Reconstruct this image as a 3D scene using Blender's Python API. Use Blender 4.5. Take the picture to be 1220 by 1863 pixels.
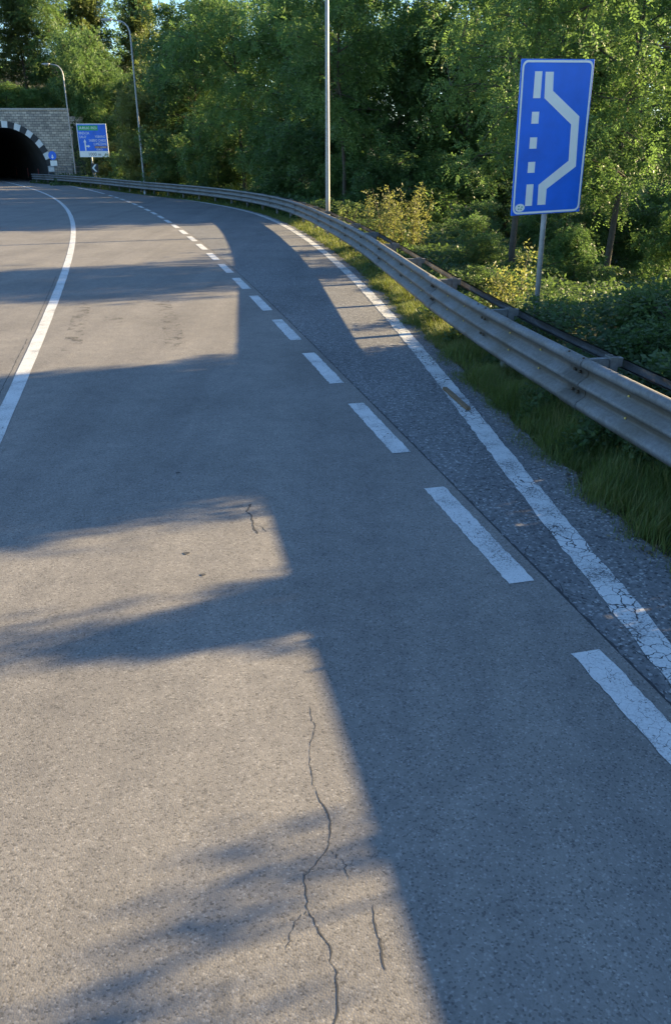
import bpy, bmesh, math, random
import numpy as np
from mathutils import Vector, Matrix

# ------------------------------------------------------------------ scene, camera, sky, sun
S = bpy.context.scene
for o in list(bpy.data.objects): bpy.data.objects.remove(o, do_unlink=True)
C = S.collection
R_ = math.radians
SUN_AZ, SUN_EL = 70.0, 15.0          # degrees to the right of +Y, degrees above the horizon

cam = bpy.data.cameras.new('camera'); camo = bpy.data.objects.new('camera', cam); C.objects.link(camo)
cam.sensor_fit = 'VERTICAL'; cam.sensor_height = 24.0; cam.lens = 24.0 * 1413.9 / 1863.0
cam.clip_start = 0.05; cam.clip_end = 3000
camo.location = (0, 0, 2.5); camo.rotation_euler = (R_(90 - 24.74), 0, 0)
S.camera = camo

W = bpy.data.worlds.new('World'); S.world = W; W.use_nodes = True
wn = W.node_tree.nodes
sky = wn.new('ShaderNodeTexSky'); sky.sky_type = 'NISHITA'; sky.sun_disc = False
sky.sun_elevation = R_(SUN_EL); sky.sun_rotation = R_(SUN_AZ)
sky.air_density = 1.0; sky.dust_density = 0.3; sky.ozone_density = 4.0
W.node_tree.links.new(sky.outputs[0], wn['Background'].inputs[0])
wn['Background'].inputs[1].default_value = 0.085

sl = bpy.data.lights.new('sun', 'SUN'); sl.energy = 5.0; sl.angle = R_(0.55); sl.color = (1.0, 0.77, 0.43)
so = bpy.data.objects.new('sun', sl); C.objects.link(so)
sd = Vector((math.sin(R_(SUN_AZ)) * math.cos(R_(SUN_EL)), math.cos(R_(SUN_AZ)) * math.cos(R_(SUN_EL)), math.sin(R_(SUN_EL))))
so.rotation_euler = sd.to_track_quat('Z', 'Y').to_euler(); so.location = (30, 10, 30)

S.render.engine = 'CYCLES'
S.view_settings.view_transform = 'Standard'; S.view_settings.look = 'None'
S.view_settings.gamma = 1.0; S.view_settings.use_curve_mapping = False
S.view_settings.exposure = 2.3
S.cycles.max_bounces = 8; S.cycles.transmission_bounces = 4; S.cycles.diffuse_bounces = 4

# ------------------------------------------------------------------ helpers
def tag(o, label=None, cat=None, group=None, kind=None):
    if label: o['label'] = label
    if cat: o['category'] = cat
    if group: o['group'] = group
    if kind: o['kind'] = kind
    return o

def link(name, me, mat=None, parent=None):
    o = bpy.data.objects.new(name, me); C.objects.link(o)
    if mat is not None and me is not None and len(me.materials) == 0: me.materials.append(mat)
    if parent is not None: o.parent = parent
    return o

def empty(name, loc=(0, 0, 0), rz=0.0):
    o = bpy.data.objects.new(name, None); C.objects.link(o)
    o.location = loc; o.rotation_euler = (0, 0, rz); o.empty_display_size = 0.2
    return o

def mesh_np(name, V, F, smooth=False, tint=None):
    V = np.asarray(V, np.float32).reshape(-1, 3); F = np.asarray(F, np.int32)
    me = bpy.data.meshes.new(name); k = F.shape[1]
    me.vertices.add(len(V)); me.vertices.foreach_set('co', V.ravel())
    me.loops.add(F.size); me.loops.foreach_set('vertex_index', F.ravel())
    me.polygons.add(len(F)); me.polygons.foreach_set('loop_start', np.arange(0, F.size, k, dtype=np.int32))
    if smooth: me.polygons.foreach_set('use_smooth', np.ones(len(F), bool))
    if tint is not None:
        a = me.attributes.new('tint', 'FLOAT', 'POINT'); a.data.foreach_set('value', np.asarray(tint, np.float32))
    me.update(calc_edges=True); me.validate()
    return me

class MB:
    """collects shapes into one mesh"""
    def __init__(s): s.v = []; s.f = []; s.sm = []
    def add(s, V, F, smooth=False):
        b = len(s.v); s.v += [tuple(map(float, q)) for q in V]
        s.f += [tuple(i + b for i in q) for q in F]; s.sm += [smooth] * len(F); return s
    def box(s, x0, x1, y0, y1, z0, z1):
        V = [(x, y, z) for z in (z0, z1) for y in (y0, y1) for x in (x0, x1)]
        return s.add(V, [(0, 2, 3, 1), (4, 5, 7, 6), (0, 1, 5, 4), (2, 6, 7, 3), (0, 4, 6, 2), (1, 3, 7, 5)])
    def tube(s, pts, rad, n=8, cap=True):
        pts = [Vector(q) for q in pts]; m = len(pts)
        if not hasattr(rad, '__len__'): rad = [rad] * m
        V = []; up = None
        for i, q in enumerate(pts):
            d = (pts[min(i + 1, m - 1)] - pts[max(i - 1, 0)]).normalized()
            if up is None: up = Vector((1, 0, 0)) if abs(d.x) < .9 else Vector((0, 1, 0))
            a = (up - d * up.dot(d)).normalized(); b = d.cross(a); up = a
            for k in range(n):
                t = 2 * math.pi * k / n
                V.append(q + (a * math.cos(t) + b * math.sin(t)) * rad[i])
        F = [(i * n + k, i * n + (k + 1) % n, (i + 1) * n + (k + 1) % n, (i + 1) * n + k) for i in range(m - 1) for k in range(n)]
        s.add(V, F, True)
        if cap: s.add([], []); b = len(s.v) - len(V); s.f += [tuple(b + k for k in range(n))[::-1], tuple(b + (m - 1) * n + k for k in range(n))]; s.sm += [False, False]
        return s
    def build(s, name, mat, parent=None, bevel=0):
        me = bpy.data.meshes.new(name); me.from_pydata(s.v, [], s.f)
        me.polygons.foreach_set('use_smooth', s.sm)
        me.update()
        if bevel:
            bm = bmesh.new(); bm.from_mesh(me)
            bmesh.ops.bevel(bm, geom=bm.edges[:] + bm.verts[:], offset=bevel, segments=2, affect='EDGES', profile=.5)
            bm.to_mesh(me); bm.free()
        return link(name, me, mat, parent)

# ------------------------------------------------------------------ materials
def newmat(name):
    m = bpy.data.materials.new(name); m.use_nodes = True
    nt = m.node_tree; b = nt.nodes['Principled BSDF']
    return m, nt, b
def N(nt, t, **kw):
    n = nt.nodes.new(t)
    for k, v in kw.items(): setattr(n, k, v)
    return n
def ramp(nt, fac, stops):
    r = N(nt, 'ShaderNodeValToRGB'); e = r.color_ramp.elements
    while len(e) > 1: e.remove(e[-1])
    e[0].position, c = stops[0][0], stops[0][1]; e[0].color = (*c, 1) if len(c) == 3 else c
    for p_, c in stops[1:]:
        q = e.new(p_); q.color = (*c, 1) if len(c) == 3 else c
    nt.links.new(fac, r.inputs[0]); return r.outputs[0]
def noise(nt, scale, detail=4, rough=.55, vec=None, dist=0):
    n = N(nt, 'ShaderNodeTexNoise'); n.inputs['Scale'].default_value = scale; n.inputs['Detail'].default_value = detail
    n.inputs['Roughness'].default_value = rough; n.inputs['Distortion'].default_value = dist
    if vec is not None: nt.links.new(vec, n.inputs['Vector'])
    return n.outputs['Fac']
def mixc(nt, fac, a, b, mode='MIX'):
    m = N(nt, 'ShaderNodeMix', data_type='RGBA', blend_type=mode)
    for sock, val in ((m.inputs[0], fac), (m.inputs[6], a), (m.inputs[7], b)):
        if isinstance(val, bpy.types.NodeSocket): nt.links.new(val, sock)
        elif isinstance(val, (int, float)): sock.default_value = val
        else: sock.default_value = (*val, 1)
    return m.outputs[2]
def math_(nt, op, a, b=None):
    m = N(nt, 'ShaderNodeMath', operation=op)
    for sock, val in ((m.inputs[0], a), (m.inputs[1], b)):
        if val is None: continue
        if isinstance(val, bpy.types.NodeSocket): nt.links.new(val, sock)
        else: sock.default_value = val
    return m.outputs[0]
def bump(nt, b, h, strength, dist):
    n = N(nt, 'ShaderNodeBump'); n.inputs['Strength'].default_value = strength; n.inputs['Distance'].default_value = dist
    nt.links.new(h, n.inputs['Height']); nt.links.new(n.outputs[0], b.inputs['Normal'])
def objvec(nt): return N(nt, 'ShaderNodeTexCoord').outputs['Object']

def mat_plain(name, col, rough=.6, metal=0.0, var=.15, scale=8):
    m, nt, b = newmat(name); v = objvec(nt)
    n = noise(nt, scale, 5, .6, v)
    c = ramp(nt, n, [(.25, tuple(x * (1 - var) for x in col)), (.75, tuple(min(1, x * (1 + var)) for x in col))])
    nt.links.new(c, b.inputs['Base Color']); b.inputs['Roughness'].default_value = rough; b.inputs['Metallic'].default_value = metal
    return m

def mat_asphalt(name, dark, mid, light, grain, blotch):
    m, nt, b = newmat(name); v = objvec(nt)
    vo = N(nt, 'ShaderNodeTexVoronoi'); vo.inputs['Scale'].default_value = grain; nt.links.new(v, vo.inputs['Vector'])
    cell = N(nt, 'ShaderNodeSeparateColor'); nt.links.new(vo.outputs['Color'], cell.inputs[0])
    c1 = ramp(nt, cell.outputs[0], [(0, tuple(x * .55 for x in dark)), (.09, tuple(x * .7 for x in dark)), (.14, tuple(x * .92 for x in mid)), (.5, mid), (.88, tuple(x * 1.06 for x in mid)), (.94, light), (1, tuple(x * 1.15 for x in light))])
    fine = noise(nt, grain * .35, 6, .75, v)
    c2 = mixc(nt, .36, c1, ramp(nt, fine, [(.33, dark), (.5, mid), (.68, light)]))
    big = noise(nt, .55, 6, .62, v, .4)
    c3 = mixc(nt, 1.0, c2, ramp(nt, big, [(.25, (1 - blotch,) * 3), (.55, (1, 1, 1)), (.8, (1 + blotch * .5, 1 + blotch * .45, 1 + blotch * .4))]), 'MULTIPLY')
    med = noise(nt, 5.0, 5, .7, v)
    c4 = mixc(nt, 1.0, c3, ramp(nt, med, [(.3, (.86, .86, .87)), (.6, (1.04, 1.03, 1.02))]), 'MULTIPLY')
    mp = N(nt, 'ShaderNodeMapping'); mp.inputs['Rotation'].default_value = (0, 0, R_(-14)); mp.inputs['Scale'].default_value = (1.6, .05, 1); nt.links.new(v, mp.inputs['Vector'])
    tr_ = noise(nt, 1.0, 5, .6, mp.outputs[0])
    c4 = mixc(nt, 1.0, c4, ramp(nt, tr_, [(.3, (.84, .84, .85)), (.52, (1, 1, 1)), (.75, (1.1, 1.09, 1.07))]), 'MULTIPLY')
    sp2 = noise(nt, 1.9, 3, .5, v, 1.0)
    c4 = mixc(nt, ramp(nt, sp2, [(.70, (0,) * 3), (.76, (.28,) * 3)]), c4, (.07, .068, .066))
    nt.links.new(c4, b.inputs['Base Color']); b.inputs['Roughness'].default_value = .88
    b.inputs['Specular IOR Level'].default_value = .25
    h = math_(nt, 'ADD', math_(nt, 'MULTIPLY', vo.outputs['Distance'], -1.0), fine)
    bump(nt, b, h, .22, .004)
    return m

def mat_paint(name, wear, crackscale, base, cw=.02):
    """road paint: grain of the asphalt showing through, crack network"""
    m, nt, b = newmat(name); v = objvec(nt)
    n1 = noise(nt, 60, 6, .8, v); n2 = noise(nt, 3.0, 4, .6, v)
    k = math_(nt, 'ADD', n1, math_(nt, 'MULTIPLY', n2, .55))
    col = ramp(nt, k, [(.52 + wear, (.11, .11, .11)), (.64 + wear, tuple(x * .85 for x in base)), (.9, base)])
    wob = N(nt, 'ShaderNodeTexNoise'); wob.inputs['Scale'].default_value = 9; wob.inputs['Detail'].default_value = 4; nt.links.new(v, wob.inputs['Vector'])
    vv = mixc(nt, .12, v, wob.outputs['Color'])
    vo = N(nt, 'ShaderNodeTexVoronoi', feature='DISTANCE_TO_EDGE'); vo.inputs['Scale'].default_value = crackscale; nt.links.new(vv, vo.inputs['Vector'])
    gate = noise(nt, 1.1, 3, .6, v)
    wid = math_(nt, 'MULTIPLY', ramp(nt, gate, [(.40, (0, 0, 0)), (.62, (1, 1, 1))]), cw)
    crack = math_(nt, 'LESS_THAN', vo.outputs['Distance'], wid)
    col = mixc(nt, crack, col, (.05, .05, .052))
    nt.links.new(col, b.inputs['Base Color']); b.inputs['Roughness'].default_value = .7
    bump(nt, b, math_(nt, 'SUBTRACT', n1, crack), .4, .004)
    return m

def mat_leaf(name, dark, mid, light, trans=.42, tcol=(.30, .34, .05), hue=.25):
    m, nt, b = newmat(name)
    at = N(nt, 'ShaderNodeAttribute', attribute_name='tint')
    oi = N(nt, 'ShaderNodeObjectInfo')
    f = math_(nt, 'ADD', math_(nt, 'MULTIPLY', at.outputs['Fac'], 1 - hue), math_(nt, 'MULTIPLY', oi.outputs['Random'], hue))
    col = ramp(nt, f, [(0.05, dark), (.5, mid), (.95, light)])
    nt.links.new(col, b.inputs['Base Color']); b.inputs['Roughness'].default_value = .5
    b.inputs['Specular IOR Level'].default_value = .3
    tr = N(nt, 'ShaderNodeBsdfTranslucent')
    nt.links.new(mixc(nt, .65, col, tcol), tr.inputs['Color'])
    mx = N(nt, 'ShaderNodeMixShader'); mx.inputs[0].default_value = trans
    nt.links.new(b.outputs[0], mx.inputs[1]); nt.links.new(tr.outputs[0], mx.inputs[2])
    nt.links.new(mx.outputs[0], nt.nodes['Material Output'].inputs[0])
    return m

M = {}
M['lane'] = mat_asphalt('lane_asphalt', (.125, .119, .111), (.192, .181, .166), (.285, .27, .248), 125, .22)
M['layby'] = mat_asphalt('layby_asphalt', (.055, .056, .057), (.150, .150, .150), (.37, .365, .35), 62, .25)
M['paint'] = mat_paint('road_paint', .085, 14, (.56, .56, .545), .012)
M['paint_worn'] = mat_paint('worn_road_paint', .11, 12, (.58, .58, .56), .05)
M['soil'] = mat_plain('verge_soil', (.055, .052, .03), .95, 0, .4, 3)
M['forest_floor'] = mat_plain('forest_floor', (.035, .04, .018), .95, 0, .5, 2)
M['crack'] = mat_plain('crack_dark', (.042, .042, .043), .95, 0, .3, 30)
M['bark'] = mat_plain('bark', (.075, .058, .042), .9, 0, .4, 14)
M['leaf_a'] = mat_leaf('robinia_leaf', (.050, .092, .024), (.092, .152, .040), (.145, .20, .058), .43, (.24, .40, .10))
M['leaf_b'] = mat_leaf('dark_broad_leaf', (.034, .066, .024), (.064, .112, .038), (.112, .155, .048), .40, (.21, .36, .09))
M['leaf_y'] = mat_leaf('yellowing_leaf', (.085, .10, .02), (.15, .165, .045), (.23, .235, .08), .42, (.36, .38, .10))
M['leaf_o'] = mat_leaf('olive_leaf', (.055, .068, .022), (.095, .115, .034), (.138, .158, .048), .43, (.26, .34, .09))
M['ivy'] = mat_leaf('ground_cover_leaf', (.026, .054, .018), (.052, .094, .028), (.100, .140, .045), .36, (.19, .30, .07))
M['grass'] = mat_leaf('grass_blade', (.055, .09, .022), (.10, .15, .036), (.26, .23, .09), .35, (.3, .34, .06), 0)

def mat_steel(name, col, dirt, rough=.5, metal=.55):
    m, nt, b = newmat(name); v = objvec(nt)
    n1 = noise(nt, 2.2, 6, .65, v); n2 = noise(nt, 28, 5, .7, v)
    c = mixc(nt, ramp(nt, n1, [(.4, (0, 0, 0)), (.72, (1, 1, 1))]), col, dirt)
    c = mixc(nt, 1.0, c, ramp(nt, n2, [(.3, (.75, .75, .75)), (.65, (1.08, 1.08, 1.08))]), 'MULTIPLY')
    nt.links.new(c, b.inputs['Base Color']); b.inputs['Metallic'].default_value = metal
    nt.links.new(ramp(nt, n2, [(.3, (rough + .15,) * 3), (.7, (rough - .05,) * 3)]), b.inputs['Roughness'])
    bump(nt, b, n2, .15, .003)
    return m
M['steel'] = mat_steel('weathered_galvanised_steel', (.205, .205, .205), (.13, .115, .09), .55, .25)
def groove_dirt_shade(m):  # brown grime by height, also painting in shade of grooves and undersides
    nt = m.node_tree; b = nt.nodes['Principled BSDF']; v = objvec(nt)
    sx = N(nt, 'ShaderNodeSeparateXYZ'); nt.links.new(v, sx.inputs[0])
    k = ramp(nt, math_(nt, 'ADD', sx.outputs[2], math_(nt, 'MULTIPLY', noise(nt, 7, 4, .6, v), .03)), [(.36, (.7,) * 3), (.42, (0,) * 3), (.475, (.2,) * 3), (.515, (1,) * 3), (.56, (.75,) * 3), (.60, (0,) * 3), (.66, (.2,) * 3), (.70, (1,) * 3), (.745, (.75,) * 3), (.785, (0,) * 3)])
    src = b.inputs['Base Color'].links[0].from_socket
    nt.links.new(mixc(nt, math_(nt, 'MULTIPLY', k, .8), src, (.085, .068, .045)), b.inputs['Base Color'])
groove_dirt_shade(M['steel'])
M['steel_back'] = mat_steel('weathered_rear_steel', (.20, .20, .195), (.14, .13, .115), .65, .2)
M['pole'] = mat_steel('galvanised_pole', (.36, .36, .36), (.27, .265, .25), .5, .4)
M['rust'] = mat_plain('dirty_bolt', (.09, .07, .05), .8, .3, .3, 40)
M['amber'] = mat_plain('yellow_bolt_cap', (.75, .55, .16), .4, 0, .1, 20)
M['black_paint'] = mat_plain('black_paint', (.02, .02, .023), .6, 0, .3, 5)
M['white_paint'] = mat_plain('white_paint', (.64, .63, .60), .6, 0, .12, 5)
M['tunnel'] = mat_plain('dark_tunnel_lining', (.035, .032, .03), .9, 0, .4, .8)  # very dark lining colour with random mottling
M['red_refl'] = mat_plain('red_reflector', (.22, .02, .015), .5, 0, .1, 4)
M['sign_blue'] = mat_plain('sign_blue_film', (.004, .14, .70), .38, 0, .22, 1.6)
M['sign_white'] = mat_plain('sign_white_film', (.86, .84, .78), .4, 0, .04, 6)
M['sign_green'] = mat_plain('sign_green_film', (.02, .36, .09), .4, 0, .08, 6)
M['sign_brown'] = mat_plain('sign_brown_film', (.28, .10, .04), .4, 0, .08, 6)
M['sign_black'] = mat_plain('sign_black_film', (.012, .012, .014), .4, 0, .08, 6)
M['sign_back'] = mat_plain('bare_aluminium', (.4, .41, .42), .45, .5, .1, 6)
M['sticker_green'] = mat_plain('sticker_print', (.1, .35, .2), .5, 0, .1, 20)
M['wood'] = mat_plain('weathered_wood', (.17, .11, .06), .85, 0, .4, 25)
M['rubber'] = None

def mat_stone():
    m, nt, b = newmat('stone_block_wall'); v = objvec(nt)
    mp = N(nt, 'ShaderNodeMapping'); mp.inputs['Rotation'].default_value = (R_(90), 0, 0); nt.links.new(v, mp.inputs['Vector'])
    br = N(nt, 'ShaderNodeTexBrick'); nt.links.new(mp.outputs[0], br.inputs['Vector'])
    br.inputs['Scale'].default_value = 1.0; br.inputs['Brick Width'].default_value = .42; br.inputs['Row Height'].default_value = .21
    br.inputs['Mortar Size'].default_value = .016; br.inputs['Bias'].default_value = -.1; br.inputs['Mortar Smooth'].default_value = .3
    br.inputs['Color1'].default_value = (.60, .52, .42, 1); br.inputs['Color2'].default_value = (.33, .29, .25, 1); br.inputs['Mortar'].default_value = (.09, .085, .08, 1)
    n1 = noise(nt, .9, 5, .6, v); n2 = noise(nt, 14, 4, .7, v)
    c = mixc(nt, 1, br.outputs['Color'], ramp(nt, n1, [(.3, (.65, .65, .66)), (.7, (1.15, 1.12, 1.08))]), 'MULTIPLY')
    c = mixc(nt, 1, c, ramp(nt, n2, [(.3, (.7, .7, .7)), (.7, (1.15, 1.15, 1.15))]), 'MULTIPLY')
    nt.links.new(c, b.inputs['Base Color']); b.inputs['Roughness'].default_value = .9
    bump(nt, b, math_(nt, 'ADD', math_(nt, 'MULTIPLY', br.outputs['Fac'], -1.0), n2), .6, .03)
    return m
M['stone'] = mat_stone()

def mat_tyre():
    m, nt, b = newmat('tyre_rubber_mark'); v = objvec(nt)
    mp = N(nt, 'ShaderNodeMapping'); mp.inputs['Scale'].default_value = (4.5, 6, 1); nt.links.new(v, mp.inputs['Vector']); w = noise(nt, 1.0, 4, .6, mp.outputs[0])
    n1 = noise(nt, 1.7, 5, .7, v); n2 = noise(nt, 40, 4, .7, v)
    k = math_(nt, 'MULTIPLY', math_(nt, 'MULTIPLY', ramp(nt, n1, [(.34, (0,) * 3), (.5, (1,) * 3)]), ramp(nt, w, [(.5, (0,) * 3), (.62, (1,) * 3)])), ramp(nt, n2, [(.4, (.1,) * 3), (.6, (1,) * 3)]))
    b.inputs['Base Color'].default_value = (.03, .03, .03, 1); b.inputs['Roughness'].default_value = .9
    tb = N(nt, 'ShaderNodeBsdfTransparent'); mx = N(nt, 'ShaderNodeMixShader')
    nt.links.new(math_(nt, 'MULTIPLY', k, .6), mx.inputs[0]); nt.links.new(tb.outputs[0], mx.inputs[1]); nt.links.new(b.outputs[0], mx.inputs[2])
    nt.links.new(mx.outputs[0], nt.nodes['Material Output'].inputs[0])
    return m
M['rubber'] = mat_tyre()

# ------------------------------------------------------------------ plan curves (metres, camera foot at the origin, +Y ahead)
YY = np.arange(-40, 112.01, .25)
dk = [5.922213746664253e-10, 8.45036274265278e-08, -3.1860054716133917e-05, 0.0002518198723333536, -0.2458752909263691, 2.248775802195491]
def dcurve(y):
    y = np.asarray(y, float); lo, hi = 2.0, 84.0
    yc = np.clip(y, lo, hi); x = np.polyval(dk, yc); dd = np.polyder(dk)
    return x + np.where(y < lo, np.polyval(dd, lo) * (y - lo) - .0035 * (y - lo) ** 2, 0) + np.where(y > hi, np.polyval(dd, hi) * (y - hi), 0)
def smooth(pts, slope_lo, slope_hi):
    pts = sorted((b, a) for a, b in pts); ys = [q[0] for q in pts]; xs = [q[1] for q in pts]
    x = np.interp(YY, ys, xs)
    x = np.where(YY < ys[0], xs[0] + slope_lo * (YY - ys[0]), x); x = np.where(YY > ys[-1], xs[-1] + slope_hi * (YY - ys[-1]), x)
    out = np.empty_like(x)
    for i, y in enumerate(YY):
        sg = 1.9 + .05 * abs(y); w = np.exp(-.5 * ((YY - y) / sg) ** 2); w /= w.sum(); out[i] = (w * x).sum() if 3 < i < len(YY) - 3 else x[i]
    return out
RAIL = smooth([(-26.5, 77.06), (-21.84, 72.13), (-18.9, 66.9), (-15.35, 60.2), (-11.99, 55.0), (-8.87, 50.4), (-5.91, 45.2), (-3.14, 38.67), (-1.51, 32.91), (0.43, 21.62), (0.93, 17.57), (1.24, 14.3), (1.47, 12.14), (1.63, 10.45), (1.79, 9.33), (2.01, 8.2), (2.26, 6.95), (2.4, 6.32), (2.54, 5.71)], -.215, -.9)
EDGE = smooth([(1.8, 3.43), (1.68, 4.49), (1.61, 5.44), (1.52, 6.5), (1.42, 8.06), (1.27, 9.84), (1.08, 11.83), (0.87, 13.88), (0.53, 17.08), (-0.07, 21.4), (-0.89, 26.5), (-1.91, 31.81), (-3.57, 38.53), (-5.45, 43.49), (-8.9, 50.2), (-13.2, 58.2), (-17.91, 66.87), (-22.61, 75.37)], -.11, -.55)
DASH = dcurve(YY)
def fx(arr): return lambda y: np.interp(y, YY, arr)
rail_x, edge_x, dash_x = fx(RAIL), fx(EDGE), fx(DASH)
GRASS = EDGE + .28 + .38 * np.exp(-np.clip(YY - 4, 0, None) / 3.0) + .02 * np.sin(YY * 3.3) + .025 * np.sin(YY * 7.1 + 1) + .02 * np.sin(YY * 11.3)
GRASS = np.minimum(GRASS, RAIL - .12)
grass_x = fx(GRASS)
def tangent(fn, y, e=.3):
    d = Vector((float(fn(y + e) - fn(y - e)), 2 * e, 0)).normalized(); return d, Vector((d.y, -d.x, 0))    # ahead, right
def offs(fn, ys, o):
    out = []
    for y in ys:
        d, r = tangent(fn, y); q = Vector((float(fn(y)), float(y), 0)) + r * o; out.append((q.x, q.y))
    return out

def sheet(name, left, right, z, mat, parent=None, skirt=0.0):
    """a strip between two plan polylines"""
    V = [(x, y, z) for x, y in left] + [(x, y, z) for x, y in right]; n = len(left)
    F = [(i, n + i, n + i + 1, i + 1) for i in range(n - 1)]
    if skirt:
        b = len(V); V += [(x, y, z - skirt) for x, y in right]
        F += [(n + i, b + i, b + i + 1, n + i + 1) for i in range(n - 1)]
        b = len(V); V += [(x, y, z - skirt) for x, y in left]
        F += [(i + 1, b + i + 1, b + i, i) for i in range(n - 1)]
    m = MB(); m.add(V, F); return m.build(name, mat, parent)

# sun-aligned plan coordinate: constant along a shadow
def cc(x, y): return -math.cos(R_(SUN_AZ)) * x + math.sin(R_(SUN_AZ)) * y
def sstep(a, b, x): t = np.clip((x - a) / (b - a), 0, 1); return t * t * (3 - 2 * t)
def wob(x, y, s=1.0, k=0):
    return (np.sin(x * 1.3 * s + y * .7 * s + k) + np.sin(x * -.9 * s + y * 1.7 * s + 2 * k + 1) + np.sin(x * 2.9 * s - y * 2.3 * s + k * 3 + 2) * .6 + np.sin(x * 4.7 * s + y * 3.9 * s + k) * .35) / 2.95

# ------------------------------------------------------------------ ground
def ground_z(x, y):
    n = x - np.interp(y, YY, RAIL)
    z = -.05 - .95 * sstep(.7, 9, n) + .08 * wob(x, y, .5) * sstep(1.0, 3, n)
    z = z + 1.0 * sstep(18, 60, n)
    l = np.interp(y, YY, DASH) - 8.4 - x
    return z + 2.4 * sstep(.8, 9, l) * (1 - .0 * y)
xs = np.concatenate([[-900, -500, -300, -180, -120, -90, -75], np.arange(-62, 40, 1.0), [42, 46, 52, 60, 75, 95, 130, 200, 350, 600, 900]])
ys = np.concatenate([[-600, -300, -150, -80, -50], np.arange(-38, 100, 1.0), [104, 110, 120, 140, 180, 260, 400, 700, 1300]])
GX, GY = np.meshgrid(xs, ys); GZ = ground_z(GX, GY)
nx = len(xs); idx = np.arange(len(ys) * nx).reshape(len(ys), nx)
F = np.stack([idx[:-1, :-1], idx[:-1, 1:], idx[1:, 1:], idx[1:, :-1]], -1).reshape(-1, 4)
tag(link('ground', mesh_np('ground', np.stack([GX, GY, GZ], -1), F, True), M['forest_floor']), kind='structure')

# hill over the tunnel
PY = 81.3; PCX = -31.25; WR = -24.9; WL = -38.6; WT = 6.2
def hill_z(x, y):
    s = y - PY; l = x - PCX
    side = 1 - sstep(5.8, 17, l)
    top = (5.9 + 5.5 * sstep(0, 30, s) + 5 * sstep(30, 70, s)) * side
    back = 7.5 * sstep(6, 60, s) * (1 - .75 * sstep(-12, 14, x)) + 1.0 * sstep(0, 20, s)
    front = sstep(-2.5 - 7 * sstep(10, 20, l), .8, s)
    inwall = (l < 6.3) & (s < .35)
    z = np.maximum(top, back) * front + .25 * wob(x, y, .4) * front - .4 * (1 - front)
    return np.where(inwall, -2.0, z)
hx = np.concatenate([np.arange(-110, -45, 5.0), np.arange(-45, -10, .6), np.arange(-10, 60, 3.0)])
hy = np.concatenate([np.arange(PY - 9, PY, 1.0), [PY + .3, PY + .36], np.arange(PY + 1, PY + 20, 1.0), np.arange(PY + 20, PY + 130, 5.0)])
GX, GY = np.meshgrid(hx, hy); GZ = hill_z(GX, GY)
nx = len(hx); idx = np.arange(len(hy) * nx).reshape(len(hy), nx)
F = np.stack([idx[:-1, :-1], idx[:-1, 1:], idx[1:, 1:], idx[1:, :-1]], -1).reshape(-1, 4)
zq = GZ.reshape(-1)[F]; keep = ~((zq < -1.5).any(1))
F = F[keep]
V = np.stack([GX, GY, GZ], -1).reshape(-1, 3); used = np.zeros(len(V), bool); used[F.ravel()] = True
remap = np.cumsum(used) - 1
tag(link('hill', mesh_np('hill', V[used], remap[F], True), M['forest_floor']), kind='structure')
def base_z(x, y):
    z = float(ground_z(np.float64(x), np.float64(y)))
    if y > PY - 9: z = max(z, float(hill_z(np.float64(x), np.float64(y))))
    return z

# ------------------------------------------------------------------ road
ys_r = np.arange(-38, 111.9, .5)
ROADZ = .012
lane = sheet('road', offs(dash_x, ys_r, -7.95), offs(dash_x, ys_r, .17), ROADZ, M['lane'], skirt=.09); tag(lane, kind='structure')
yl = np.arange(-38, 80.6, .25)
lay = sheet('layby_road', offs(dash_x, yl, .05), [(float(grass_x(y)), float(y)) for y in yl], 0.0, M['layby'], skirt=.08); tag(lay, kind='structure')

def line(name, fn, y0, y1, o, w, z, mat, parent, step=.25, ragged=0.0):
    n = max(2, int((y1 - y0) / step) + 1); yv = np.linspace(y0, y1, n); rng = random.Random(int(y0 * 100))
    L = [(x + rng.uniform(-ragged, ragged), y) for x, y in offs(fn, yv, o - w / 2)]; Rr = [(x + rng.uniform(-ragged, ragged), y) for x, y in offs(fn, yv, o + w / 2)]
    return sheet(name, L, Rr, z, mat, parent)
line('centre_line', dash_x, -30, 111, -3.68, .165, ROADZ + .004, M['paint'], lane, .4, .004)
line('left_edge_line', dash_x, -30, 111, -7.35, .18, ROADZ + .004, M['paint'], lane, .4, .004)
# dashes: tops at these distances ahead
for k in range(-12, 23):
    y1 = 3.50 + 2.372 * k
    if k == 0: y1 = 3.56
    line('dash_line', dash_x, y1 - 1.55, y1, 0, .176, ROADZ + .004, M['paint'], lane, .045, .007)
line('lane_edge_line', dash_x, 57.5, 111, 0, .18, ROADZ + .004, M['paint'], lane, .4, .004)
for a, b in ((-30, 14.2), (14.25, 21.0), (21.06, 36), (36.1, 62)):
    line('layby_edge_line', edge_x, a, b, 0, .195, .004, M['paint_worn'], lay, .1, .010)

def crack(name, pts, w, parent, z, seed=0):
    rng = random.Random(seed); P = []
    for (a, b) in zip(pts[:-1], pts[1:]):
        for t in np.linspace(0, 1, 8)[:-1]:
            P.append((a[0] + (b[0] - a[0]) * t + rng.gauss(0, .004), a[1] + (b[1] - a[1]) * t + rng.gauss(0, .004)))
    P.append(pts[-1]); L = []; Rr = []
    for i, (x, y) in enumerate(P):
        q = w * (.35 + .9 * rng.random()) * (1 if 0 < i < len(P) - 1 else .1); L.append((x - q / 2, y)); Rr.append((x + q / 2, y))
    if P[0][1] > P[-1][1]: L, Rr = L[::-1], Rr[::-1]
    return sheet(name, L, Rr, z, M['crack'], parent)
crack('crack', [(-.09, 2.55), (-.02, 2.38), (-.03, 2.22), (-.12, 2.10), (-.10, 1.95), (-.03, 1.83), (.01, 1.70), (.0, 1.55), (.04, 1.3)], .007, lane, ROADZ + .001, 1)
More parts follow.
